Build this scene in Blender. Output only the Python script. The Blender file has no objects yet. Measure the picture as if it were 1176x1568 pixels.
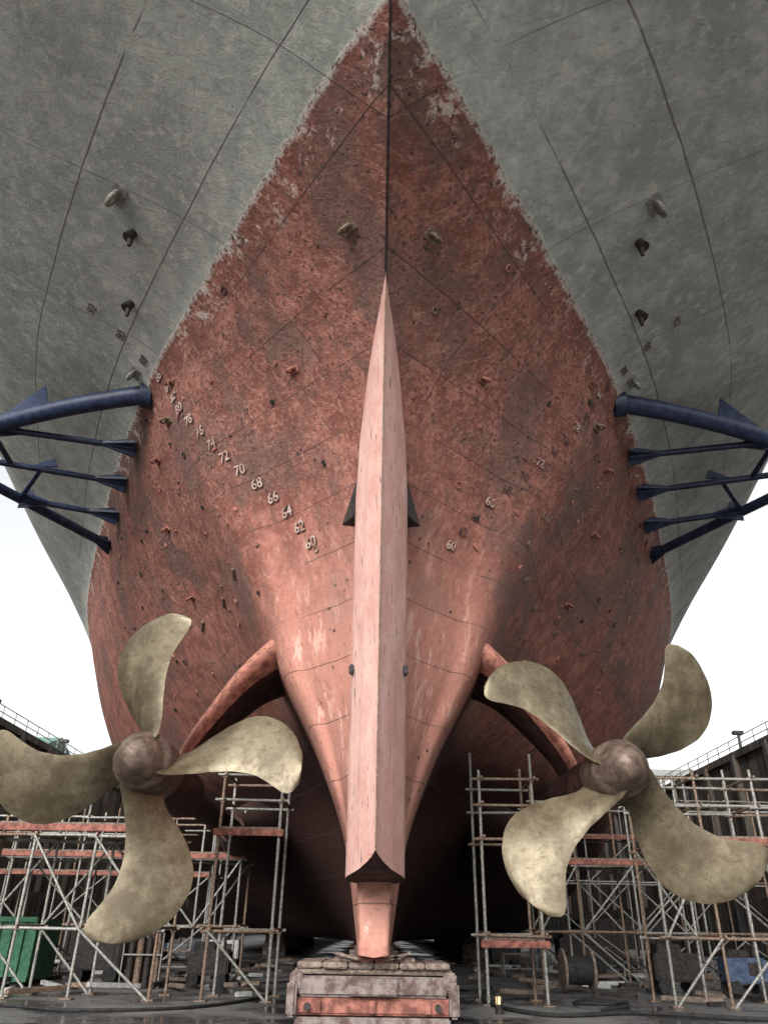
import bpy, bmesh, math, random
from mathutils import Vector, Matrix
from mathutils.bvhtree import BVHTree
random.seed(4)
scene=bpy.context.scene
GZ=-1.7
# ---------------------------------------------------------------- helpers
class MB:
    def __init__(s): s.v=[];s.f=[];s.m=[];s.sm=[]
    def add(s,vs,fs,mi=0,smooth=False):
        o=len(s.v); s.v+= [tuple(v) for v in vs]
        for f in fs:
            s.f.append([i+o for i in f]); s.m.append(mi); s.sm.append(smooth)
    def box(s,c,d,mi=0,rot=None,bev=0.0):
        x,y,z=[a/2 for a in d]
        bm=bmesh.new(); bmesh.ops.create_cube(bm,size=1.0)
        for v in bm.verts: v.co=Vector((v.co.x*d[0],v.co.y*d[1],v.co.z*d[2]))
        if bev>0: bmesh.ops.bevel(bm,geom=bm.edges[:],offset=bev,segments=2,affect='EDGES')
        M=Matrix.Translation(Vector(c))
        if rot is not None: M=M@rot.to_4x4()
        bm.verts.index_update()
        s.add([M@v.co for v in bm.verts],[[v.index for v in f.verts] for f in bm.faces],mi)
        bm.free()
    def tube(s,a,b,r,mi=0,n=8,r2=None,cap=True):
        a=Vector(a);b=Vector(b); r2=r if r2 is None else r2
        q=(b-a).to_track_quat('Z','Y').to_matrix()
        vs=[]
        for p,rr in ((a,r),(b,r2)):
            for i in range(n):
                t=2*math.pi*i/n; vs.append(p+q@Vector((rr*math.cos(t),rr*math.sin(t),0)))
        s.add(vs,[[i,(i+1)%n,n+(i+1)%n,n+i] for i in range(n)],mi,True)
        if cap: s.add(vs,[list(range(n))[::-1],list(range(n,2*n))],mi)
    def path(s,pts,rs,mi=0,n=12):
        pts=[Vector(p) for p in pts]; vs=[]
        up=Vector((0,0,1))
        for i,p in enumerate(pts):
            t=(pts[min(i+1,len(pts)-1)]-pts[max(i-1,0)]).normalized()
            u=up if abs(t.dot(up))<.95 else Vector((1,0,0))
            a=t.cross(u).normalized(); b=a.cross(t)
            for k in range(n):
                w=2*math.pi*k/n; vs.append(p+(a*math.cos(w)+b*math.sin(w))*rs[i])
        fs=[]
        for i in range(len(pts)-1):
            for k in range(n): fs.append([i*n+k,i*n+(k+1)%n,(i+1)*n+(k+1)%n,(i+1)*n+k])
        s.add(vs,fs,mi,True)
        s.add(vs,[list(range(n))[::-1],list(range((len(pts)-1)*n,len(pts)*n))],mi)
    def torus(s,c,R,r,axis,mi=0,n=16,k=8):
        q=Vector(axis).to_track_quat('Z','Y').to_matrix(); vs=[];fs=[]
        for i in range(n):
            a=2*math.pi*i/n
            for j in range(k):
                b=2*math.pi*j/k
                vs.append(Vector(c)+q@Vector(((R+r*math.cos(b))*math.cos(a),(R+r*math.cos(b))*math.sin(a),r*math.sin(b))))
                fs.append([i*k+j,((i+1)%n)*k+j,((i+1)%n)*k+(j+1)%k,i*k+(j+1)%k])
        s.add(vs,fs,mi,True)
    def obj(s,name,mats,parent=None):
        me=bpy.data.meshes.new(name); me.from_pydata(s.v,[],s.f)
        for m in mats: me.materials.append(m)
        me.polygons.foreach_set('material_index',s.m)
        me.polygons.foreach_set('use_smooth',s.sm)
        me.update()
        o=bpy.data.objects.new(name,me); scene.collection.objects.link(o)
        if parent: o.parent=parent
        return o

class G:
    def __init__(s,name,rough=.7,metal=0,spec=.3):
        s.mat=bpy.data.materials.new(name); s.mat.use_nodes=True
        s.nt=s.mat.node_tree; s.b=s.nt.nodes['Principled BSDF']
        s.b.inputs['Roughness'].default_value=rough; s.b.inputs['Metallic'].default_value=metal
        s.b.inputs['Specular IOR Level'].default_value=spec
        s.tc=s.nt.nodes.new('ShaderNodeTexCoord').outputs['Object']
    def put(s,sock,v):
        if isinstance(v,bpy.types.NodeSocket): s.nt.links.new(v,sock)
        elif isinstance(v,tuple): sock.default_value=(*v[:3],1) if len(sock.default_value)==4 else v
        else: sock.default_value=v
    def scale(s,sc,rot=(0,0,0)):
        n=s.nt.nodes.new('ShaderNodeMapping'); s.nt.links.new(s.tc,n.inputs[0]); n.inputs['Scale'].default_value=sc
        n.inputs['Rotation'].default_value=rot
        return n.outputs[0]
    def noise(s,scale,detail=5,rough=.6,vec=None,dist=0):
        n=s.nt.nodes.new('ShaderNodeTexNoise'); s.nt.links.new(vec or s.tc,n.inputs['Vector'])
        n.inputs['Scale'].default_value=scale;n.inputs['Detail'].default_value=detail;n.inputs['Roughness'].default_value=rough
        n.inputs['Distortion'].default_value=dist
        return n.outputs['Fac']
    def vor(s,scale,vec=None,feat='F1'):
        n=s.nt.nodes.new('ShaderNodeTexVoronoi'); n.feature=feat; s.nt.links.new(vec or s.tc,n.inputs['Vector'])
        n.inputs['Scale'].default_value=scale
        return n.outputs['Distance']
    def m(s,op,a,b=0.,c=None,clamp=False):
        n=s.nt.nodes.new('ShaderNodeMath'); n.operation=op; n.use_clamp=clamp
        s.put(n.inputs[0],a); s.put(n.inputs[1],b)
        if c is not None: s.put(n.inputs[2],c)
        return n.outputs[0]
    def sm(s,v,a,b):
        n=s.nt.nodes.new('ShaderNodeMapRange'); n.interpolation_type='SMOOTHSTEP'
        s.put(n.inputs['Value'],v); n.inputs['From Min'].default_value=a; n.inputs['From Max'].default_value=b
        return n.outputs['Result']
    def mix(s,f,a,b,mode='MIX'):
        n=s.nt.nodes.new('ShaderNodeMix'); n.data_type='RGBA'; n.blend_type=mode
        s.put(n.inputs['Factor'],f)
        s.put([i for i in n.inputs if i.name=='A' and i.type=='RGBA'][0],a)
        s.put([i for i in n.inputs if i.name=='B' and i.type=='RGBA'][0],b)
        return [o for o in n.outputs if o.type=='RGBA'][0]
    def xyz(s,vec=None):
        n=s.nt.nodes.new('ShaderNodeSeparateXYZ'); s.nt.links.new(vec or s.tc,n.inputs[0]); return n.outputs
    def bump(s,h,strength=.4,dist=.05):
        n=s.nt.nodes.new('ShaderNodeBump'); s.put(n.inputs['Height'],h); n.inputs['Strength'].default_value=strength
        n.inputs['Distance'].default_value=dist; s.nt.links.new(n.outputs[0],s.b.inputs['Normal'])
    def col(s,c): s.put(s.b.inputs['Base Color'],c); return s.mat
def simple(name,c1,c2,scale=3,rough=.7,metal=0,bump=.2,streak=False,spec=.3):
    g=G(name,rough,metal,spec)
    n=g.noise(scale*2,5,.75,g.scale((1,1,.15)) if streak else None)
    f=g.sm(n,.38,.62)
    if bump>=.5: g.bump(n,bump,.03)
    return g.col(g.mix(f,c1,c2))

# ---------------------------------------------------------------- materials
def hull_material():
    g=G('hull_paint',.78,0,.12)
    X,Y,Z=g.xyz()
    big=g.noise(.35,3,.6); mid=g.noise(1.3,6,.74,None,.4); fine=g.noise(8,5,.78)
    st=g.noise(2.0,5,.72,g.scale((1.4,1.4,.25)))
    scr=g.noise(3,4,.75,g.scale((.6,3,.8),(0.5,0,.4)))
    rough_zone=g.sm(g.m('ADD',Z,g.m('MULTIPLY',big,4)),10.,15.)
    red=g.mix(g.sm(mid,.36,.64),(.185,.068,.052),(.37,.155,.118))
    red=g.mix(g.m('MULTIPLY',g.sm(fine,.5,.66),g.m('ADD',.25,g.m('MULTIPLY',rough_zone,.35))),red,(.50,.315,.255))
    red=g.mix(g.m('MULTIPLY',g.sm(st,.49,.64),.65),red,(.15,.084,.07))
    red=g.mix(g.m('MULTIPLY',g.sm(scr,.57,.66),.4),red,(.55,.36,.295))
    red=g.mix(g.m('MULTIPLY',g.sm(big,.47,.62),.6),red,(.135,.096,.084))
    ax=g.m('ABSOLUTE',X)
    low=g.m('MULTIPLY',g.sm(g.m('ADD',Z,g.m('MULTIPLY',mid,3.)),12,7),g.sm(g.m('ADD',ax,mid),4.6,2.6))
    red=g.mix(g.m('MULTIPLY',low,.6),red,(.54,.265,.205))
    red=g.mix(g.m('MULTIPLY',g.m('MULTIPLY',low,g.sm(st,.45,.37)),.6),red,(.66,.45,.38))
    red=g.mix(g.m('MULTIPLY',g.sm(scr,.45,.36),.4),red,(.16,.078,.062))
    v=g.vor(2.6); chips=g.m('MULTIPLY',g.sm(v,.17,.07),g.sm(big,.45,.52))
    chips2=g.m('MULTIPLY',g.m('MULTIPLY',g.sm(fine,.45,.38),g.sm(mid,.45,.54)),g.m('ADD',.3,rough_zone))
    red=g.mix(g.m('MAXIMUM',chips,g.m('MULTIPLY',chips2,.85)),red,(.05,.042,.042))
    # tunnel shade forward under the counter, painted near-black into the hull colour
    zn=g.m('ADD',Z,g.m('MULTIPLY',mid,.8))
    tunnel_shade=g.m('MULTIPLY',g.sm(zn,7.4,5.4),g.sm(g.m('ADD',Y,mid),20.3,22.6))
    red=g.mix(g.m('MULTIPLY',tunnel_shade,.93),red,(.024,.012,.011))
    zz=g.m('ADD',Z,g.m('MULTIPLY',g.m('SUBTRACT',mid,.5),.28))
    band=g.m('MULTIPLY',g.sm(Z,15.1,15.6),g.sm(g.m('ADD',g.m('MULTIPLY',mid,.6),g.m('MULTIPLY',fine,.4)),.54,.585))
    red=g.mix(g.m('MULTIPLY',band,.8),red,(.56,.50,.44))
    gry=g.mix(g.sm(mid,.32,.68),(.30,.312,.29),(.425,.435,.40))
    gry=g.mix(g.m('MULTIPLY',g.sm(big,.40,.60),.55),gry,(.225,.233,.213))
    gry=g.mix(g.m('MULTIPLY',g.sm(st,.48,.68),.5),gry,(.58,.575,.53))
    gry=g.mix(g.m('MULTIPLY',g.sm(scr,.52,.66),.45),gry,(.22,.21,.18))
    gry=g.mix(g.m('MULTIPLY',g.m('MULTIPLY',g.sm(v,.06,.03),g.sm(fine,.5,.52)),.8),gry,(.06,.05,.04))
    edge=g.sm(zz,15.94,15.97)
    c=g.mix(edge,red,gry)
    rim=g.m('MULTIPLY',g.sm(g.m('ABSOLUTE',g.m('SUBTRACT',zz,15.93)),.08,.02),g.sm(fine,.44,.5))
    c=g.mix(g.m('MULTIPLY',rim,.7),c,(.62,.58,.53))
    def seam(val,per,off,w):
        f=g.m('FRACT',g.m('ADD',g.m('DIVIDE',val,per),off))
        return g.sm(g.m('ABSOLUTE',g.m('SUBTRACT',f,.5)),w/per,w/per*.4)
    wob=g.m('ADD',Z,g.m('MULTIPLY',big,.06))
    sZ=seam(wob,1.35,.13,.016); sY=g.m('MULTIPLY',seam(g.m('ADD',Y,g.m('MULTIPLY',Z,.35)),4.6,.2,.02),.6)
    s=g.m('MAXIMUM',sZ,sY); s=g.m('MULTIPLY',s,g.sm(big,.32,.46))
    c=g.mix(g.m('MULTIPLY',s,.65),c,(.09,.07,.065))
    h=g.m('ADD',g.m('MULTIPLY',mid,.6),g.m('MULTIPLY',fine,.35))
    h=g.m('ADD',h,g.m('MULTIPLY',s,.25))
    up=g.m('ADD',.3,g.m('MULTIPLY',rough_zone,g.m('SUBTRACT',1,g.m('MULTIPLY',edge,.85))))
    g.bump(g.m('MULTIPLY',h,up),.85,.22)
    return g.col(c)
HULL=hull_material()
def rudder_material():
    g=G('rudder_primer',.82,0,.1)
    st=g.noise(.9,4,.6,g.scale((1.6,1.6,.5))); mid=g.noise(1.1,6,.72)
    c=g.mix(g.sm(mid,.32,.68),(.50,.275,.235),(.61,.38,.33))
    c=g.mix(g.m('MULTIPLY',g.sm(st,.46,.66),.45),c,(.66,.47,.42))
    c=g.mix(g.m('MULTIPLY',g.sm(g.noise(9,4,.7),.56,.66),.35),c,(.36,.18,.15))
    mark=g.m('MULTIPLY',g.sm(g.noise(3,2,.5,g.scale((7,3,.5))),.66,.68),g.sm(mid,.44,.5))
    c=g.mix(g.m('MULTIPLY',mark,.85),c,(.12,.10,.11))
    g.bump(mid,.3,.04)
    return g.col(c)
RUD=rudder_material()
g=G('propeller_bronze',.42,.45,.5)
n=g.noise(.9,6,.75); n2=g.noise(5,5,.78,None,.6)
c=g.mix(g.sm(n,.36,.64),(.08,.062,.036),(.175,.147,.094))
c=g.mix(g.m('MULTIPLY',g.sm(n2,.5,.64),.65),c,(.072,.048,.031))
c=g.mix(g.m('MULTIPLY',g.sm(n,.58,.68),.45),c,(.27,.24,.17))
g.put(g.b.inputs['Roughness'],g.m('ADD',.28,g.m('MULTIPLY',n2,.42)))
g.bump(n2,.15,.02); BRONZE=g.col(c)
HUBM=simple('hub_bronze',(.07,.048,.038),(.15,.11,.085),2,.5,.3)
NAVY=simple('navy_paint',(.009,.014,.036),(.023,.036,.08),2,.45,0,.15,False,.4)
DARKST=simple('dark_steel',(.012,.012,.013),(.05,.04,.035),4,.6,.2)
REDST=simple('red_oxide_steel',(.12,.045,.035),(.30,.12,.09),2.5,.8)
REDDK=simple('red_antifouling',(.17,.066,.05),(.40,.175,.13),1.5,.75)
SHADEAF=simple('shaded_antifouling',(.018,.010,.008),(.06,.026,.021),1.5,.8)  # shade painted as near-black on shafts, bossings, inner webs and rudder underside
GALV=simple('galvanised_tube',(.13,.13,.115),(.36,.35,.32),9,.55,.3)
RUSTP=simple('rusty_tube',(.10,.06,.04),(.27,.20,.15),9,.7,.2)
WOOD=simple('weathered_timber',(.09,.066,.052),(.25,.195,.16),6,.85,0,.5)
CONC=simple('block_concrete',(.085,.055,.048),(.21,.175,.16),2,.9,0,.6)
GREEN=simple('green_paint',(.02,.10,.055),(.06,.18,.10),3,.6)
BLUEP=simple('faded_blue_paint',(.03,.05,.10),(.08,.11,.18),3,.6)
RUBBER=simple('black_rubber',(.01,.01,.01),(.03,.03,.03),5,.8)
MARK=simple('faded_weld_marks',(.30,.17,.14),(.60,.48,.42),2,.8)
MARKD=simple('dark_marks',(.05,.035,.035),(.13,.08,.07),5,.8)
WHITE=simple('white_paint',(.30,.30,.29),(.5,.5,.48),4,.6)
ROOF=simple('roof_sheet',(.05,.12,.10),(.12,.22,.18),1,.6)
def wall_mat():
    g=G('dock_wall_concrete',.9)
    st=g.noise(1.2,6,.75,g.scale((1,1,.06))); mid=g.noise(.5,5,.7)
    c=g.mix(g.sm(st,.38,.62),(.02,.018,.016),(.11,.098,.085))
    c=g.mix(g.m('MULTIPLY',g.sm(mid,.5,.65),.6),c,(.14,.135,.12))
    c=g.mix(g.m('MULTIPLY',g.sm(g.noise(1.6,5,.8,g.scale((1,1,.05),(.02,0,0))),.54,.62),.7),c,(.17,.09,.045))
    g.bump(st,.6,.1); return g.col(c)
WALL=wall_mat()
def floor_mat():
    g=G('dock_floor_concrete',.75)
    a=g.noise(.25,6,.7); b=g.noise(2.5,5,.7)
    X,Y,Z=g.xyz()
    bounce_aft=g.mix(g.sm(a,.38,.62),(.26,.26,.25),(.42,.41,.39))
    dim_fwd=g.mix(g.sm(a,.38,.62),(.04,.04,.042),(.15,.148,.142))
    c=g.mix(g.sm(g.m('ADD',Y,g.m('MULTIPLY',a,8)),4,14),bounce_aft,dim_fwd)  # floor coloured paler aft to bounce light, darker forward to cut bounce
    c=g.mix(g.m('MULTIPLY',g.sm(b,.5,.68),.6),c,(.04,.039,.037))
    j=g.sm(g.m('ABSOLUTE',g.m('SUBTRACT',g.m('FRACT',g.m('DIVIDE',Y,6.)),.5)),.008,.004)
    c=g.mix(g.m('MULTIPLY',j,.6),c,(.03,.03,.03))
    g.put(g.b.inputs['Roughness'],g.m('ADD',.15,g.m('MULTIPLY',g.sm(a,.42,.56),.7)))
    g.b.inputs['Specular IOR Level'].default_value=.5
    return g.col(c)
FLOOR=floor_mat()

# ---------------------------------------------------------------- ship hull (table of waterlines: z, aft points, half-breadths)
SH=[20,25,30,40,50,60,75,150,190]
T=[
(-.50,[(17.4,0),(17.45,.02),(17.8,.03),(18.5,.04)],[.05,.05,.05,.2,1,3,5,5,3]),
(-.47,[(17.4,0),(17.42,.28),(17.8,.32),(18.5,.35)],[.38,.45,.6,1.2,3.5,6,9,9,6]),
(0,[(17.4,0),(17.42,.29),(17.8,.33),(18.5,.38)],[.44,.5,.65,1.8,5.5,9,12,12,8]),
(2,[(17.8,0),(17.9,.38),(18.2,.5),(19,.62)],[.8,.85,1.0,4,9,12.8,15,15,10]),
(4,[(18,0),(18.1,.5),(18.6,.8),(19.2,1.1)],[1.55,1.65,2.0,7.5,12.3,15,17.2,17.2,12]),
(6,[(17.6,0),(17.7,.6),(18.3,1.1),(19,1.8)],[2.6,2.9,4.5,10.5,14.3,16.5,18.6,18.6,13]),
(8,[(17,0),(17.2,.6),(17.8,1.2),(18.8,2.2)],[3.4,4.6,7,12.4,15.8,17.8,19.6,19.6,14]),
(10,[(16,0),(16.3,.6),(17.2,1.5),(18.5,2.8)],[4.4,6,8.8,13.8,17,18.8,20.2,20.2,15]),
(12,[(14.6,0),(15.2,.7),(16.3,1.9),(18,3.7)],[5.6,7.6,10.2,14.9,18,19.6,20.7,20.7,16]),
(14,[(12.3,0),(13.3,1.),(15,2.6),(17.3,4.6)],[6.8,9,11.4,15.8,18.7,20.3,21,21,17]),
(16,[(7.7,0),(9.6,1.4),(12.2,3.1),(15.5,5.2)],[7.9,10.4,12.6,16.6,19.4,20.9,21.3,21.3,18]),
(18,[(4,0),(6,2.5),(9,5.2),(14,8.6)],[12,14,15.7,18.6,20.3,21.1,21.4,21.4,19]),
(20,[(0,0),(1,4),(4,7.5),(10,11)],[15.2,16.9,18.4,20.2,21,21.4,21.5,21.5,20]),
(23,[(-3,0),(-2.5,6),(0,10),(9,14.5)],[18,19.2,20.1,21.2,21.5,21.6,21.6,21.6,21]),
(27,[(-4,0),(-3.6,7),(-1,12),(8,16)],[18.8,19.8,20.6,21.3,21.6,21.7,21.7,21.7,21.6]),
(30,[(-4.2,0),(-3.8,7.2),(-1.2,12.2),(8,16.2)],[19,20,20.8,21.4,21.6,21.7,21.7,21.7,21.6]),
]
net=[]
for z,a,b in T:
    net.append([Vector((x,y,z)) for y,x in a]+[Vector((x,y,z)) for y,x in zip(SH,b)])
def cr(p0,p1,p2,p3,t):
    return .5*((2*p1)+(-p0+p2)*t+(2*p0-5*p1+4*p2-p3)*t*t+(-p0+3*p1-3*p2+p3)*t**3)
def refine(row,k):
    out=[]
    n=len(row)
    for i in range(n-1):
        p0=row[max(i-1,0)] if i>0 else row[0]*2-row[1]
        p3=row[i+2] if i+2<n else row[n-1]*2-row[n-2]
        for j in range(k): out.append(cr(p0,row[i],row[i+1],p3,j/k))
    out.append(row[-1]); return out
rows=[refine(r,9) for r in net]
cols=[]
for j in range(len(rows[0])):
    c_=[rows[i][j] for i in range(len(rows))]
    cols.append([c_[0]]+refine(c_[1:],9))
mb=MB(); NJ=len(cols); NI=len(cols[0])
for sgn in (-1,1):
    vs=[(sgn*max(p.x,0),p.y,p.z) for c_ in cols for p in c_]
    fs=[]
    for j in range(NJ-1):
        for i in range(NI-1):
            q=[j*NI+i,(j+1)*NI+i,(j+1)*NI+i+1,j*NI+i+1]
            fs.append(q if sgn>0 else q[::-1])
    mb.add(vs,fs,0,True)
hv=list(mb.v);hf=list(mb.f)
mb.add([(-21,-4,29.9),(21,-4,29.9),(21,190,29.9),(-21,190,29.9)],[[0,1,2,3]],0)
mb.add([(-3,60,-.51),(3,60,-.51),(3,190,-.51),(-3,190,-.51)],[[0,1,2,3]],0)
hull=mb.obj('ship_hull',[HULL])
bvh=BVHTree.FromPolygons([Vector(v) for v in hv],hf)
def on_hull(side,y,z):
    o=Vector((40*side,y,z)); h=bvh.ray_cast(o,Vector((-side,0,0)))
    if h[0] is None: return Vector((side,y,z)),Vector((side,0,0))
    nrm=h[1]
    if nrm.x*side<0: nrm=-nrm
    return h[0],nrm
pts=[Vector((0,p.y-.01,p.z)) for p in cols[0] if 13.4<p.z<20]
w=MB(); w.path(pts,[.03]*len(pts),0,6); w.obj('centreline_weld',[DARKST],hull)

pe=MB()
def padeye(side,y,z,sc=1.,mi=0):
    p,nr=on_hull(side,y,z)
    q=nr.to_track_quat('Z','Y').to_matrix()
    pe.box(p+nr*.02,(.5*sc,.34*sc,.05),mi,q,.01)
    ax=q@Vector((0,1,0))
    pe.torus(p+nr*.2*sc,.17*sc,.055*sc,ax,mi)
    pe.box(p+nr*.1*sc,(.2*sc,.12*sc,.2*sc),mi,q,.02)
for s_ in (-1,1):
    for y,z,k in ((12.4,14.5,.9),(16,13.1,.7),(20,14.3,.8),(22,14.0,.7),(26,10.6,.7),(24.3,12.6,.7),(19,15.2,.6)):
        padeye(s_,y+random.uniform(-.2,.2),z,k,0 if k<.75 else 3)
    padeye(s_,13.9,17.5,1.3,1); padeye(s_,20.0,16.3,1.0,1)
    for y,z in ((14.9,17.15),(17.3,16.8)):
        p,nr=on_hull(s_,y,z); q=nr.to_track_quat('Z','Y').to_matrix()
        pe.tube(p-nr*.1,p+nr*.3,.11,2,12,.16); pe.tube(p+nr*.1,p+nr*.1+Vector((0,0,-.45)),.12,2,10,.05)
for i in range(170):
    s_=random.choice((-1,1)); y=random.uniform(13,34); z=random.uniform(8.0,15.7)
    p,nr=on_hull(s_,y,z)
    if abs(p.x)<1.2: continue
    q=nr.to_track_quat('Z','Y').to_matrix()
    mi=random.choice((0,0,2,3))
    t=random.random()
    if t<.4: pe.box(p+nr*.02,(random.uniform(.08,.24),random.uniform(.05,.12),.07),mi,q@Matrix.Rotation(random.uniform(0,3),3,'Z'),.01)
    elif t<.8: pe.tube(p,p+nr*.06,random.uniform(.04,.09),mi,10)
    else: pe.torus(p+nr*.02,random.uniform(.07,.12),.02,nr,mi,14,6)
for s_ in (-1,1):
    for i in range(0,14,3):
        y=21+i*.9
        p,nr=on_hull(s_,y,9.4+.05*i); q=nr.to_track_quat('Z','Y').to_matrix()
        pe.box(p+nr*.04,(.5,.12,.1),3,q@Matrix.Rotation(.5,3,'Z'),.03)
pe.obj('pad_eyes',[REDDK,GALV,DARKST,RUSTP],hull)
def text_mesh(txt,size,side,y,z,mat,name,off=(0,0,.03)):
    p,nr=on_hull(side,y,z)
    cu=bpy.data.curves.new(name,'FONT'); cu.body=txt; cu.size=size; cu.extrude=.006; cu.align_x='CENTER'
    o=bpy.data.objects.new(name,cu); scene.collection.objects.link(o)
    zc=nr; t=Vector((0,0,1)); yv=(t-zc*t.dot(zc)).normalized(); xv=yv.cross(zc)
    M=Matrix((xv,yv,zc)).transposed().to_4x4(); M.translation=p+nr*off[2]+xv*off[0]+yv*off[1]
    dg=bpy.context.evaluated_depsgraph_get(); me=bpy.data.meshes.new_from_object(o.evaluated_get(dg))
    me.transform(M); me.materials.clear(); me.materials.append(mat)
    bpy.data.objects.remove(o); o2=bpy.data.objects.new(name,me); scene.collection.objects.link(o2); o2.parent=hull
for s_ in (-1,1):
    for i in range(17):
        z=8.9+i*.52
        y=18.0+ (z-8.6)*.22 if z<16 else 19.6-(z-16)*1.2
        tx='%d'%(60+2*i)
        sz=.42 if s_<0 else .36
        text_mesh(tx,sz,s_,y,z,MARKD,'draft_mark',(.03,-.025,.03))  # under pale numerals this offset dark copy is painted shading
        if z<15.8 and (s_<0 or i%3==0): text_mesh(tx,sz,s_,y,z,MARK,'draft_mark',(0,0,.045))

# ---------------------------------------------------------------- rudder
def interp(tab,x):
    if x<=tab[0][0]: return tab[0][1]
    for (a,b),(c_,d) in zip(tab,tab[1:]):
        if x<=c_: return b+(d-b)*(x-a)/(c_-a)
    return tab[-1][1]
HT=[(.9,.6),(9,.62),(10.6,.56),(11.9,.42),(13.1,.24),(13.95,.05)]
rb=MB()
NS=60
ZT=13.95
prof=[(0,.012),(.05,.10),(.12,.25),(.25,.52),(.5,.92),(.62,1.0),(.8,.97),(.92,.7),(1.0,.0)]
ring=[]
def foot(a): return .26*max(0,1-a/.45)**2.4-.16*a
def te_y(z): return 12.97+(13.75-z)*.167
for i in range(NS+1):
    z=1.0+(ZT-1.0)*i/NS
    te=te_y(z)-(max(0,z-13)*.25)
    h=interp(HT,z); ch=3.0 if z<11 else 3.0-(z-11)*.55
    half=[(te+ch*a,h*b,z+(foot(a) if i==0 else 0)) for a,b in prof]
    if i==1: half=[(y,x,max(zz,1.0+foot(a)+.03)) for (y,x,zz),(a,b) in zip(half,prof)]
    rr=[(-x,y,zz) for y,x,zz in half]+[(x,y,zz) for y,x,zz in reversed(half[:-1])]
    ring.append(rr)
n=len(ring[0]); vs=[p for r in ring for p in r]; fs=[]
for i in range(NS):
    for k in range(n): fs.append([i*n+k,i*n+(k+1)%n,(i+1)*n+(k+1)%n,(i+1)*n+k])
rb.add(vs,fs,0,False)
r0=ring[0]; L_=len(half)
for k in range(L_-1):
    a=r0[k];b=r0[k+1];c_=(-b[0],b[1],b[2]);d=(-a[0],a[1],a[2])
    rb.add([a,b,c_,d],[[0,1,2,3]],1)
rb.add(ring[-1],[list(range(n))],0)
rb.path([(0,te_y(z)-.004,z) for z in (1.3,4,8,11,13)],[.016]*5,3,6)
for s_ in (-1,1):
    x=.60*s_
    rb.add([(x,16.05,9.9),(x+.36*s_,16.3,8.65),(x,16.3,8.6),(x,15.6,8.6),(x+.02*s_,15.5,9.8)],[[0,1,2],[0,1,3],[1,2,3]],2)  # dark plates standing in for the shaded gaps between rudder and hull
    rb.box((.58*s_,15.9,4.9),(.12,.2,.2),2,None,.03)
rud=rb.obj('ship_rudder',[RUD,SHADEAF,DARKST,RUSTP])
# ---------------------------------------------------------------- propellers
LO=[(.15,-32),(.22,-17),(.28,-9),(.4,-1),(.55,2),(.7,1),(.8,-2),(.9,-5),(.96,-5),(.985,-3),(1.,1)]
HI=[(.15,42),(.22,32),(.28,33),(.4,37),(.55,38),(.7,36),(.8,32),(.9,25),(.96,18),(.985,14),(1.,8)]
def smooth_interp(tab,x):
    s=0;w=0
    for k in (-.02,-.01,0,.01,.02):
        s+=interp(tab,min(max(x+k,.15),1.)) ;w+=1
    return s/w
def propeller(name,cx,cy,cz,R,tip0,side):
    root=bpy.data.objects.new(name,None); root.location=(cx,cy,cz); scene.collection.objects.link(root)
    for b in range(4):
        th=math.radians(tip0+90*b); m=MB()
        NR,NC=34,14; fr=[];bk=[]
        for i in range(NR+1):
            r=.15+.85*(1-(1-i/NR)**1.5)
            lo=math.radians(smooth_interp(LO,r)); hi=math.radians(smooth_interp(HI,r))
            if i==NR: lo,hi=math.radians(1),math.radians(9)
            for j in range(NC+1):
                s=j/NC; a=lo+(hi-lo)*s
                ang=th+ (a if side<0 else -a)
                yy=.34*R*(a-.25)-(.0 if r<.5 else (r-.5)*.3)+.10*R*(s-.5)**2
                t=(.17*(1-r)**1.3+.018)*(4*s*(1-s))**.6+.006
                x=R*r*math.cos(ang); z=R*r*math.sin(ang)
                fr.append((x,yy-t/2,z)); bk.append((x,yy+t/2,z))
        n=len(fr); fs=[]
        for i in range(NR):
            for j in range(NC):
                q=[i*(NC+1)+j,i*(NC+1)+j+1,(i+1)*(NC+1)+j+1,(i+1)*(NC+1)+j]
                fs.append(q); fs.append([v+n for v in q[::-1]])
        m.add(fr+bk,fs,0,True)
        fs=[]
        for i in range(NR):
            for j in (0,NC):
                a=i*(NC+1)+j;b2=(i+1)*(NC+1)+j; fs.append([a,b2,b2+n,a+n])
        for j in range(NC):
            a=NR*(NC+1)+j; fs.append([a,a+1,a+1+n,a+n])
        m.add(fr+bk,fs,0,False)
        m.obj('blade_%d'%(b+1),[BRONZE],root)
    m=MB()
    prof=[(-1.25,.02),(-1.22,.16),(-1.12,.30),(-.95,.42),(-.75,.50),(-.62,.53),(-.60,.58),(-.3,.61),(.3,.63),(.85,.60),(.9,.50),(1.0,.42)]
    NN=40; vs=[];fs=[]
    for y,r in prof:
        for k in range(NN):
            a=2*math.pi*k/NN; vs.append((r*math.cos(a),y,r*math.sin(a)))
    for i in range(len(prof)-1):
        for k in range(NN): fs.append([i*NN+k,i*NN+(k+1)%NN,(i+1)*NN+(k+1)%NN,(i+1)*NN+k])
    m.add(vs,fs,0,True); m.add(vs[:NN],[list(range(NN))],0)
    m.obj('hub',[HUBM,DARKST],root)
    return root
PX,PY,PZ=5.12,17.,3.05
propeller('ship_propeller',-PX+.16,PY,PZ,3.36,84,-1)
propeller('ship_propeller',PX+.03,PY,PZ,3.3,57,1)
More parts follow.
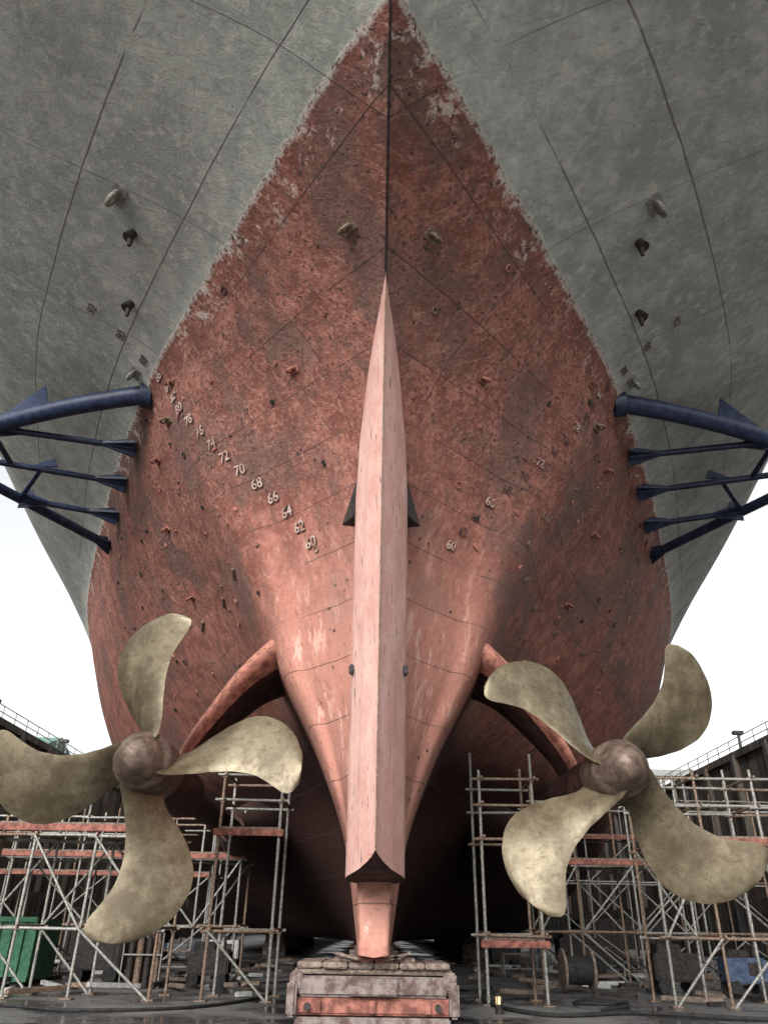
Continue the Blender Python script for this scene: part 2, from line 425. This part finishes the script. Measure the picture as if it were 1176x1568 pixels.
def web(m,s_):
    cl=[Vector((s_*2.7,21.4,6.9)),Vector((s_*3.15,21.1,6.5)),Vector((s_*3.7,20.8,5.9)),Vector((s_*4.3,20.5,5.0)),Vector((s_*4.8,20.2,4.1)),Vector((s_*5.1,20,3.3))]
    cl=refine(cl,4); N_=len(cl)
    pr=[(-.5,0),(-.49,.22),(-.44,.45),(-.32,.72),(-.1,.97),(.1,1),(.35,.75),(.5,0)]
    rings=[]
    for i,p in enumerate(cl):
        t=i/(N_-1); ax=(cl[min(i+1,N_-1)]-cl[max(i-1,0)]).normalized(); side=ax.cross(Vector((0,1,0))).normalized()
        if side.x*s_<0: side=-side
        ch=3.2*(1-t)**1.4+1.5; th=.95*(1-t)**1.5+.34
        rings.append(([p+Vector((0,a*ch+ch*.15,0))+side*b*th/2 for a,b in pr],[p+Vector((0,a*ch+ch*.15,0))-side*b*th/2 for a,b in pr]))
    k=len(pr)
    for w_ in (0,1):
        vs=[v for r in rings for v in r[w_]]
        m.add(vs,[[i*k+j,i*k+j+1,(i+1)*k+j+1,(i+1)*k+j] for i in range(N_-1) for j in range(k-1) if w_==0 or j<3],0,True)
        if w_==1: m.add(vs,[[i*k+j,i*k+j+1,(i+1)*k+j+1,(i+1)*k+j] for i in range(N_-1) for j in range(3,k-1)],1,True)
for s_ in (-1,1):
    m=MB(); x=s_*PX
    m.tube((x,17.9,PZ),(x,39,PZ),.34,1,20)
    m.path([(x,18.0,PZ),(x,18.3,PZ),(x,19,PZ),(x,21,PZ),(x,21.8,PZ)],[.42,.55,.6,.6,.4],1,24)
    m.path([(x,29,PZ),(x,31,PZ),(x,34,PZ+.3),(x,40,PZ+.8)],[.45,.8,1.3,2.0],1,24)
    web(m,s_)
    m.obj('propeller_shaft',[REDDK,SHADEAF],None)

# ---------------------------------------------------------------- propeller guards
def guard(s_):
    root=bpy.data.objects.new('propeller_guard',None); scene.collection.objects.link(root)
    m=MB(); V=lambda x,y,z:Vector((x*s_,y,z))
    def H(y,z): p,nr=on_hull(s_,y,z); return p
    A=H(20.7,15.9);B=H(30.9,15.1);C=V(16.6,23.2,15.1)
    mid=(A+C)/2+V(0.6,-.3,0.3)
    pts=[];rs=[]
    for i in range(13):
        t=i/12; p=A*(1-t)**2+mid*2*t*(1-t)+C*t*t; pts.append(p); rs.append(.33-.06*t)
    m.path([A-V(.3,0,0)]+pts,[.36]+rs,0,16)
    m.tube(A-V(.25,-.05,0),A+V(.12,-.02,0),.46,0,20)
    def member(a,b,r,fl=True):
        m.tube(a,b,r,0,10)
        if fl:
            d=(b-a).normalized()
            for p,dd in ((a,d),(b,-d)):
                side=d.cross(Vector((0,0,1))).normalized()
                e=p+dd*1.2
                w=.45
                vs=[p+side*w+Vector((0,0,.05)),p-side*w+Vector((0,0,.05)),e-side*.1+Vector((0,0,.05)),e+side*.1+Vector((0,0,.05))]
                vs+= [v-Vector((0,0,.1)) for v in vs]
                FF=[[0,1,2,3],[7,6,5,4],[0,4,5,1],[1,5,6,2],[2,6,7,3],[3,7,4,0]]
                m.add(vs,FF,0)
                u=Vector((0,0,1))
                vs=[p+u*.42,p-u*.42,e-u*.08,e+u*.08]; vs=[v+side*.04 for v in vs]+[v-side*.04 for v in vs]
                m.add(vs,FF,0)
    m.tube(B,C,.2,0,12); member(B,C,.18)
    D=H(23.4,15.5);E=H(25.8,15.4);F=H(28.2,15.2)
    P1=pts[8]; P2=B*.45+C*.55; P3=B*.22+C*.78
    member(D,P1,.12); member(E,C*.97+E*.03,.12); member(F,P2,.12)
    member(P1,E*.4+C*.6,.10,False); member(P2,E*.55+C*.45,.10,False); member(P3,E*.25+C*.75,.1,False)
    def gus(p,w_,h_):
        vs=[p+V(-w_,0,.15),p+V(w_,0.1,.15),p+V(-.1,.6,h_)]; vs2=[v+Vector((0,.08,0)) for v in vs]
        m.add(vs+vs2,[[0,1,2],[5,4,3],[0,3,4,1],[1,4,5,2],[2,5,3,0]],0)
    gus(pts[6],.85,1.9); gus(E*.55+C*.45,.6,.9); gus(P2,.5,.8)
    m.obj('guard_frame',[NAVY],root)
guard(-1);guard(1)

# ---------------------------------------------------------------- keel block
m=MB(); BZ=GZ-.08
m.box((0,19.2,BZ+.12),(3.1,2.6,.24),1,None,.03)
m.box((0,19.1,BZ+.42),(3.3,2.3,.3),3,None,.04)
for x in (-1.1,0,1.1): m.box((x,17.92,BZ+.42),(.12,.1,.22),3,None,.01)
m.box((0,19.0,BZ+.76),(3.05,2.2,.36),1,None,.05)
for x in (-1.62,1.62):
    m.box((x,18.9,BZ+.55),(.2,2.3,.62),0,None,.05); m.box((x*.96,18.,BZ+.85),(.26,.3,.34),1,None,.04)
m.box((0,18.95,BZ+1.02),(3.2,2.0,.1),2,None,.02)
for i in range(6):
    m.box((-1.3+i*.52,18.9+random.uniform(-.08,.05),BZ+1.13),(.5,2.1,.11),2,None,.02)
for i in range(4):
    m.box((-.62+i*.42,18.2,BZ+1.23),(.4,.7,.08),3 if i in (1,2) else 2,None,.02)
for x,r in ((-.55,.2),(.5,-.25),(.3,.1)): m.box((x,17.75,BZ+1.30),(.5,.12,.05),2,Matrix.Rotation(r,3,'Y'))
m.box((0,18.0,BZ+.76),(1.0,.5,.3),0,None,.03)
for x in (-1.3,1.3):
    m.tube((x,17.85,BZ+.42),(x,17.75,BZ+.42),.07,4,10)
m.obj('keel_block',[CONC,CONC,WOOD,REDST,DARKST])
def small_block(x,y,h=1.18,w=1.6):
    m=MB()
    m.box((x,y,GZ+.35),(w,1.4,.7),0,None,.05); m.box((x,y,GZ+.8),(w*.9,1.3,.2),1,None,.02)
    for i in range(4): m.box((x-w*.33+i*w*.22,y,GZ+.9+(h-.9)/2),(w*.2,1.25,h-.9),1,None,.02)
    m.obj('keel_block',[CONC,WOOD])
for y in (25,31,37,44,52,62,75,90): small_block(0,y)
for y in (62,75,90):
    for x in (-7,7): small_block(x,y,1.4)

# ---------------------------------------------------------------- scaffolding
def scaffold(xs,ys,levels,top,deck=None,diag=True,dens=.6):
    m=MB(); r=.046
    for y in ys:
        for i,x in enumerate(xs):
            t=top+random.uniform(-.5,.45)
            jit=random.uniform(-.04,.04)
            mi=0 if random.random()<.6 else 1
            m.tube((x,y,GZ),(x+jit,y,t),r,mi)
            m.box((x,y,GZ+.02),(.3,.3,.03),1)
            for z in levels: m.box((x+jit*.5,y,z),(.13,.13,.12),1)
        for z in levels:
            for a,b in zip(xs,xs[1:]):
                m.tube((a-.2*(1 if b>a else -1),y-.06,z+random.uniform(-.03,.03)),(b+.2*(1 if b>a else -1),y-.06,z+random.uniform(-.03,.03)),r*.9,0 if random.random()<.65 else 1)
        if diag:
            for i,(a,b) in enumerate(zip(xs,xs[1:])):
                for z0,z1 in zip([GZ]+levels,levels):
                    if z1>deck+.2: continue
                    if random.random()<dens:
                        if random.random()<.5: a,b=b,a
                        m.tube((a,y-.12,z0),(b,y-.12,z1),r*.8,0)
    for z in levels:
        for x in xs:
            m.tube((x+.06,ys[0]-.2,z+.05),(x+.06,ys[-1]+.2,z+.05),r*.9,1)
    lo,hi=min(xs),max(xs)
    m.box(((lo+hi)/2,ys[0]-.13,deck),(hi-lo+.3,.06,.18),2,None,.01)
    k=int((ys[-1]-ys[0])/.28)
    for i in range(k): m.box(((lo+hi)/2,ys[0]+.1+i*.28,deck+.13),(hi-lo,.26,.05),3)
    return m.obj('scaffolding',[GALV,RUSTP,REDST,WOOD])
scaffold([-2.75,-4.45],[23.2,25],[-.1,3.2,3.9],4.4,2.35)
scaffold([-5.8,-7.9,-9.6,-11.3,-13,-15],[23.2,25],[-.1,2.2],2.6,2.4,True,.75)
scaffold([3.0,4.55],[23.2,25],[-.1,2.3,3.2,3.9],4.6,-.3,False)
scaffold([8.0,9.5,11.2,12.9,14.6],[23.6,25.4],[-.1,2.2,3.3,4.1],4.4,2.35,True,.5)
scaffold([6,7.5,9.6,12.,14.5,17,19.5],[31,33],[0,2.2,4.4],5.4,2.3)
scaffold([-5,-6.5,-8.6,-11,-13.5,-16,-18.5],[31,33],[0,2.2,3.6],4.2,2.3)
scaffold([-8,-10.5,-13,-15.5,-18,-20.5],[41,43],[0,2.2,4.2],5.5,2.2)
scaffold([8,10.5,13,15.5,18,20.5,23],[41,43],[0,2.2,4.2,6],7.,4.2)

# ---------------------------------------------------------------- dock walls, floor, quay
def sheet(name,x0,x1,y0,y1,z,mat):
    m=MB(); m.add([(x0,y0,z),(x1,y0,z),(x1,y1,z),(x0,y1,z)],[[0,1,2,3]]); return m.obj(name,[mat])
sheet('dock_floor',-1500,1500,-1500,1500,GZ,FLOOR)
def dock_wall(s_,top):
    m=MB()
    prof=[(30,GZ),(30,2.5),(31,2.5),(31,7),(32,7),(32,top-.6),(31.7,top-.6),(31.7,top),(36,top)]
    y0,y1=-120,260; segs=38; vs=[];fs=[]
    for i in range(segs+1):
        y=y0+(y1-y0)*i/segs
        for a,z in prof: vs.append((a*s_,y,z))
    k=len(prof)
    for i in range(segs):
        for j in range(k-1): fs.append([i*k+j,i*k+j+1,(i+1)*k+j+1,(i+1)*k+j])
    m.add(vs,fs,0)
    for i in range(60):
        y=y0+6.3*i
        m.box((31.75*s_,y,(top+7)/2),(.5,.6,top-7.6),0,None,.03)
        m.box((30.8*s_,y+2,4.6),(.5,.5,4.2),0,None,.03)
        m.box((29.85*s_,y+1,.2),(.3,.7,3.4),2,None,.03)
    for i in range(150):
        y=y0+2.5*i; m.tube((32*s_,y,top),(32*s_,y,top+1.1),.05,1,6)
    for z in (.55,1.1): m.tube((32*s_,y0,top+z),(32*s_,y1,top+z),.04,1,6)
    m.add([(36*s_,y0,top),(1400*s_,y0,top),(1400*s_,y1,top),(36*s_,y1,top)],[[0,1,2,3]],0)
    return m.obj('dock_wall',[WALL,GALV,RUBBER])
dock_wall(-1,15.2); dock_wall(1,14.3)
m=MB(); m.box((0,262,6.4),(80,4,16.2),0,None,.1)
for i in range(12): m.box((-33+6*i,259.8,6),(.8,.6,15),0,None,.05)
m.obj('dock_head_wall',[WALL])
def shed(x,y,z,w,d,h,mat,name):
    m=MB(); m.box((x,y,z+h/2),(w,d,h),0)
    vs=[(x-w/2-.4,y-d/2-.4,z+h),(x+w/2+.4,y-d/2-.4,z+h),(x+w/2+.4,y+d/2+.4,z+h),(x-w/2-.4,y+d/2+.4,z+h),(x-w/2-.4,y,z+h*1.5),(x+w/2+.4,y,z+h*1.5)]
    m.add(vs,[[0,1,5,4],[2,3,4,5],[0,4,3],[1,2,5]],1)
    for i in range(int(w/2.5)):
        m.box((x-w/2+1.5+i*2.5,y-d/2-.02,z+h*.55),(1.2,.08,h*.35),2)
    m.obj(name,[WHITE,mat,DARKST])
shed(-42,118,15.2,10,14,4,ROOF,'quay_shed')
shed(-44,96,15.2,9,8,3.4,ROOF,'quay_shed')
shed(46,120,14.3,12,18,5.2,GALV,'quay_shed')
def mast(x,y,z,h):
    m=MB(); m.tube((x,y,z),(x,y,z+h),.18,0,8,.1); m.box((x,y,z+h),(1.0,.5,.35),0,None,.05); m.box((x,y,z+.3),(.7,.7,.6),0,None,.05)
    m.obj('quay_lamp_post',[DARKST])
mast(-33.5,66,15.2,1.8); mast(-34,84,15.2,2.2); mast(34,72,14.3,2.4)

# ---------------------------------------------------------------- dock clutter
def skip(x,y,w,d,h,mat,name):
    m=MB(); m.box((x,y,GZ+h/2+.15),(w,d,h),0,None,.03)
    k=int(w/.35)
    for i in range(k+1): m.box((x-w/2+i*w/k,y-d/2-.05,GZ+h/2+.15),(.12,.1,h-.2),0,None,.01)
    for zz in (.2,h+.12): m.box((x,y-d/2-.07,GZ+zz),(w+.1,.14,.14),0,None,.01)
    for xx in (-.4,.4): m.box((x+xx*w,y,GZ+.08),(.2,d,.16),1)
    m.tube((x+.1*w,y-d/2-.14,GZ+.3),(x+.1*w,y-d/2-.14,GZ+h),.03,1)
    m.obj(name,[mat,DARKST])
skip(-12.4,28.5,3.4,2.2,1.7,GREEN,'shipping_container')
skip(-13.6,46,5,2.4,2.3,DARKST,'shipping_container')
skip(14.2,50,5,2.4,2.2,DARKST,'shipping_container')
def machine(x,y,mat,s=1.):
    m=MB(); z=GZ
    m.box((x,y,z+.75*s),(1.5*s,.9*s,.8*s),0,None,.05); m.box((x-.2*s,y,z+1.25*s),(.8*s,.7*s,.3*s),1,None,.04)
    for a in (-.5,.5):
        for b in (-.42,.42): m.tube((x+a*s,y+b*s-.05,z+.22*s),(x+a*s,y+b*s+.05,z+.22*s),.22*s,2,14)
    m.tube((x-.75*s,y,z+.6*s),(x-1.4*s,y,z+1.0*s),.03,1); m.box((x+.3*s,y-.46*s,z+.8*s),(.5*s,.04,.4*s),1)
    m.tube((x+.5*s,y,z+1.1*s),(x+.5*s,y,z+1.6*s),.05,1)
    m.obj('portable_compressor',[mat,DARKST,RUBBER])
machine(-9.2,29.5,DARKST,1.1); machine(-7.2,42,WHITE,1.); machine(9,38,DARKST,1.3); machine(12.2,29,BLUEP,.9); machine(6.9,46,DARKST,1.); machine(9.8,28.6,DARKST,1.0); machine(-11.2,38,DARKST,1.2); machine(-5.4,29,DARKST,.9)
def bottles(x,y):
    m=MB()
    for i in range(4):
        for j in range(2):
            m.path([(x+i*.27,y+j*.3,GZ+.05),(x+i*.27,y+j*.3,GZ+1.25),(x+i*.27,y+j*.3,GZ+1.4),(x+i*.27,y+j*.3,GZ+1.5)],[.11,.11,.06,.03],(i+j)%2,10)
    for a in (-.2,1.0): m.tube((x+a,y-.2,GZ),(x+a,y-.2,GZ+1.5),.03,2)
    m.tube((x-.2,y-.2,GZ+.9),(x+1,y-.2,GZ+.9),.03,2)
    m.obj('gas_cylinder_rack',[DARKST,RUSTP,GALV])
bottles(-7.6,27.5); bottles(13.6,29.5)
def bench(x,y,w):
    m=MB(); m.box((x,y,GZ+.85),(w,.8,.06),0)
    for a in (-w/2+.1,w/2-.1):
        for b in (-.35,.35): m.tube((x+a,y+b,GZ),(x+a,y+b,GZ+.85),.035,1,6)
    m.tube((x-w/2+.1,y-.35,GZ+.3),(x+w/2-.1,y-.35,GZ+.3),.03,1,6)
    for i in range(5): m.box((x+random.uniform(-w*.4,w*.4),y,GZ+.88+.12),(random.uniform(.15,.4),.3,.22),random.choice((1,2,3)),Matrix.Rotation(random.random(),3,'Z'),.02)
    m.obj('work_bench',[WOOD,GALV,BLUEP,DARKST])
bench(-8.2,34.8,2.6); bench(11.2,35,2.4); bench(-12,50,3); bench(6.5,38,2)
def hose(pts,name='air_hose',r=.04,mat=RUBBER):
    cu=refine([Vector((x,y,GZ+r+ z)) for x,y,z in pts],8); m=MB(); m.path(cu,[r]*len(cu),0,6); m.obj(name,[mat])
hose([(-12,20,0),(-9,21,0),(-6.5,20,0),(-4,21.5,0),(-3,26,0),(-5,31,0)])
hose([(12,21.5,0),(9,20.2,0),(6.4,21.3,0),(4,20.5,0),(3,24,0),(4,30,0)],'air_hose',.05)
hose([(5.6,22,0),(6.4,22.6,.05),(6.6,23.6,0),(5.8,24,.08),(5.2,23.2,.05),(5.7,22.3,.1),(6.5,22.8,.12)],'air_hose',.04)
m=MB(); cx,cy=6.6,28.5
m.tube((cx-.5,cy,GZ+.62),(cx-.42,cy,GZ+.62),.62,0,20); m.tube((cx+.42,cy,GZ+.62),(cx+.5,cy,GZ+.62),.62,0,20); m.tube((cx-.42,cy,GZ+.62),(cx+.42,cy,GZ+.62),.4,1,20)
m.obj('cable_drum',[WOOD,RUBBER])
m=MB()
for i in range(170):
    x=random.choice((-1,1))*random.uniform(3.5,17); y=random.uniform(24,50)
    m.box((x,y,GZ+random.uniform(.04,.25)),(random.uniform(.4,2.2),.16,.12),random.choice((0,0,1,2,2,3)),Matrix.Rotation(random.uniform(0,3),3,'Z')@Matrix.Rotation(random.uniform(-.06,.06),3,'Y'),.01)
m.obj('timber_offcuts',[WOOD,RUSTP,DARKST,WHITE])
m=MB(); lx,ly=2.95,21.0
m.tube((lx,ly,GZ),(lx,ly,GZ+.2),.09,0,12); m.tube((lx,ly,GZ+.2),(lx,ly,GZ+.36),.06,1,12,.07); m.tube((lx,ly,GZ+.36),(lx,ly,GZ+.42),.09,0,12)
for k in range(6):
    a=k*math.pi/3; m.tube((lx+.085*math.cos(a),ly+.085*math.sin(a),GZ+.2),(lx+.085*math.cos(a),ly+.085*math.sin(a),GZ+.38),.012,0,5)
gl=G('lamp_glass'); gl.put(gl.b.inputs['Emission Color'],(1.,.6,.2)); gl.b.inputs['Emission Strength'].default_value=.8; gl.col((.9,.7,.4))
m.obj('work_lamp',[DARKST,gl.mat])

# ---------------------------------------------------------------- light
W=bpy.data.worlds.new('World'); scene.world=W; W.use_nodes=True
nt=W.node_tree; bg=nt.nodes['Background']
sk=nt.nodes.new('ShaderNodeTexSky'); sk.sky_type='NISHITA'; sk.sun_disc=False
sk.dust_density=6; sk.air_density=1.2; sk.ozone_density=1
hs=nt.nodes.new('ShaderNodeHueSaturation'); hs.inputs['Saturation'].default_value=.12; hs.inputs['Value'].default_value=2.4
nt.links.new(sk.outputs[0],hs.inputs['Color']); nt.links.new(hs.outputs[0],bg.inputs[0]); bg.inputs[1].default_value=.15
L=bpy.data.lights.new('sun','SUN'); L.energy=.6; L.angle=math.radians(30); L.color=(1,.96,.9)
lo=bpy.data.objects.new('sun',L); scene.collection.objects.link(lo)
lo.rotation_euler=(math.radians(90-30),0,math.radians(-20)); sk.sun_elevation=math.radians(30); sk.sun_rotation=math.radians(200)
cam=bpy.data.cameras.new('camera'); co=bpy.data.objects.new('camera',cam); scene.collection.objects.link(co)
cam.sensor_fit='HORIZONTAL'; cam.sensor_width=36; cam.lens=35.33; cam.clip_end=5000; cam.clip_start=.1
co.matrix_world=Matrix.Rotation(math.radians(-.22),4,'Z')@Matrix.Rotation(math.radians(119),4,'X')@Matrix.Rotation(math.radians(.9),4,'Z')
scene.camera=co
scene.view_settings.view_transform='Standard'; scene.view_settings.look='None'; scene.view_settings.exposure=0
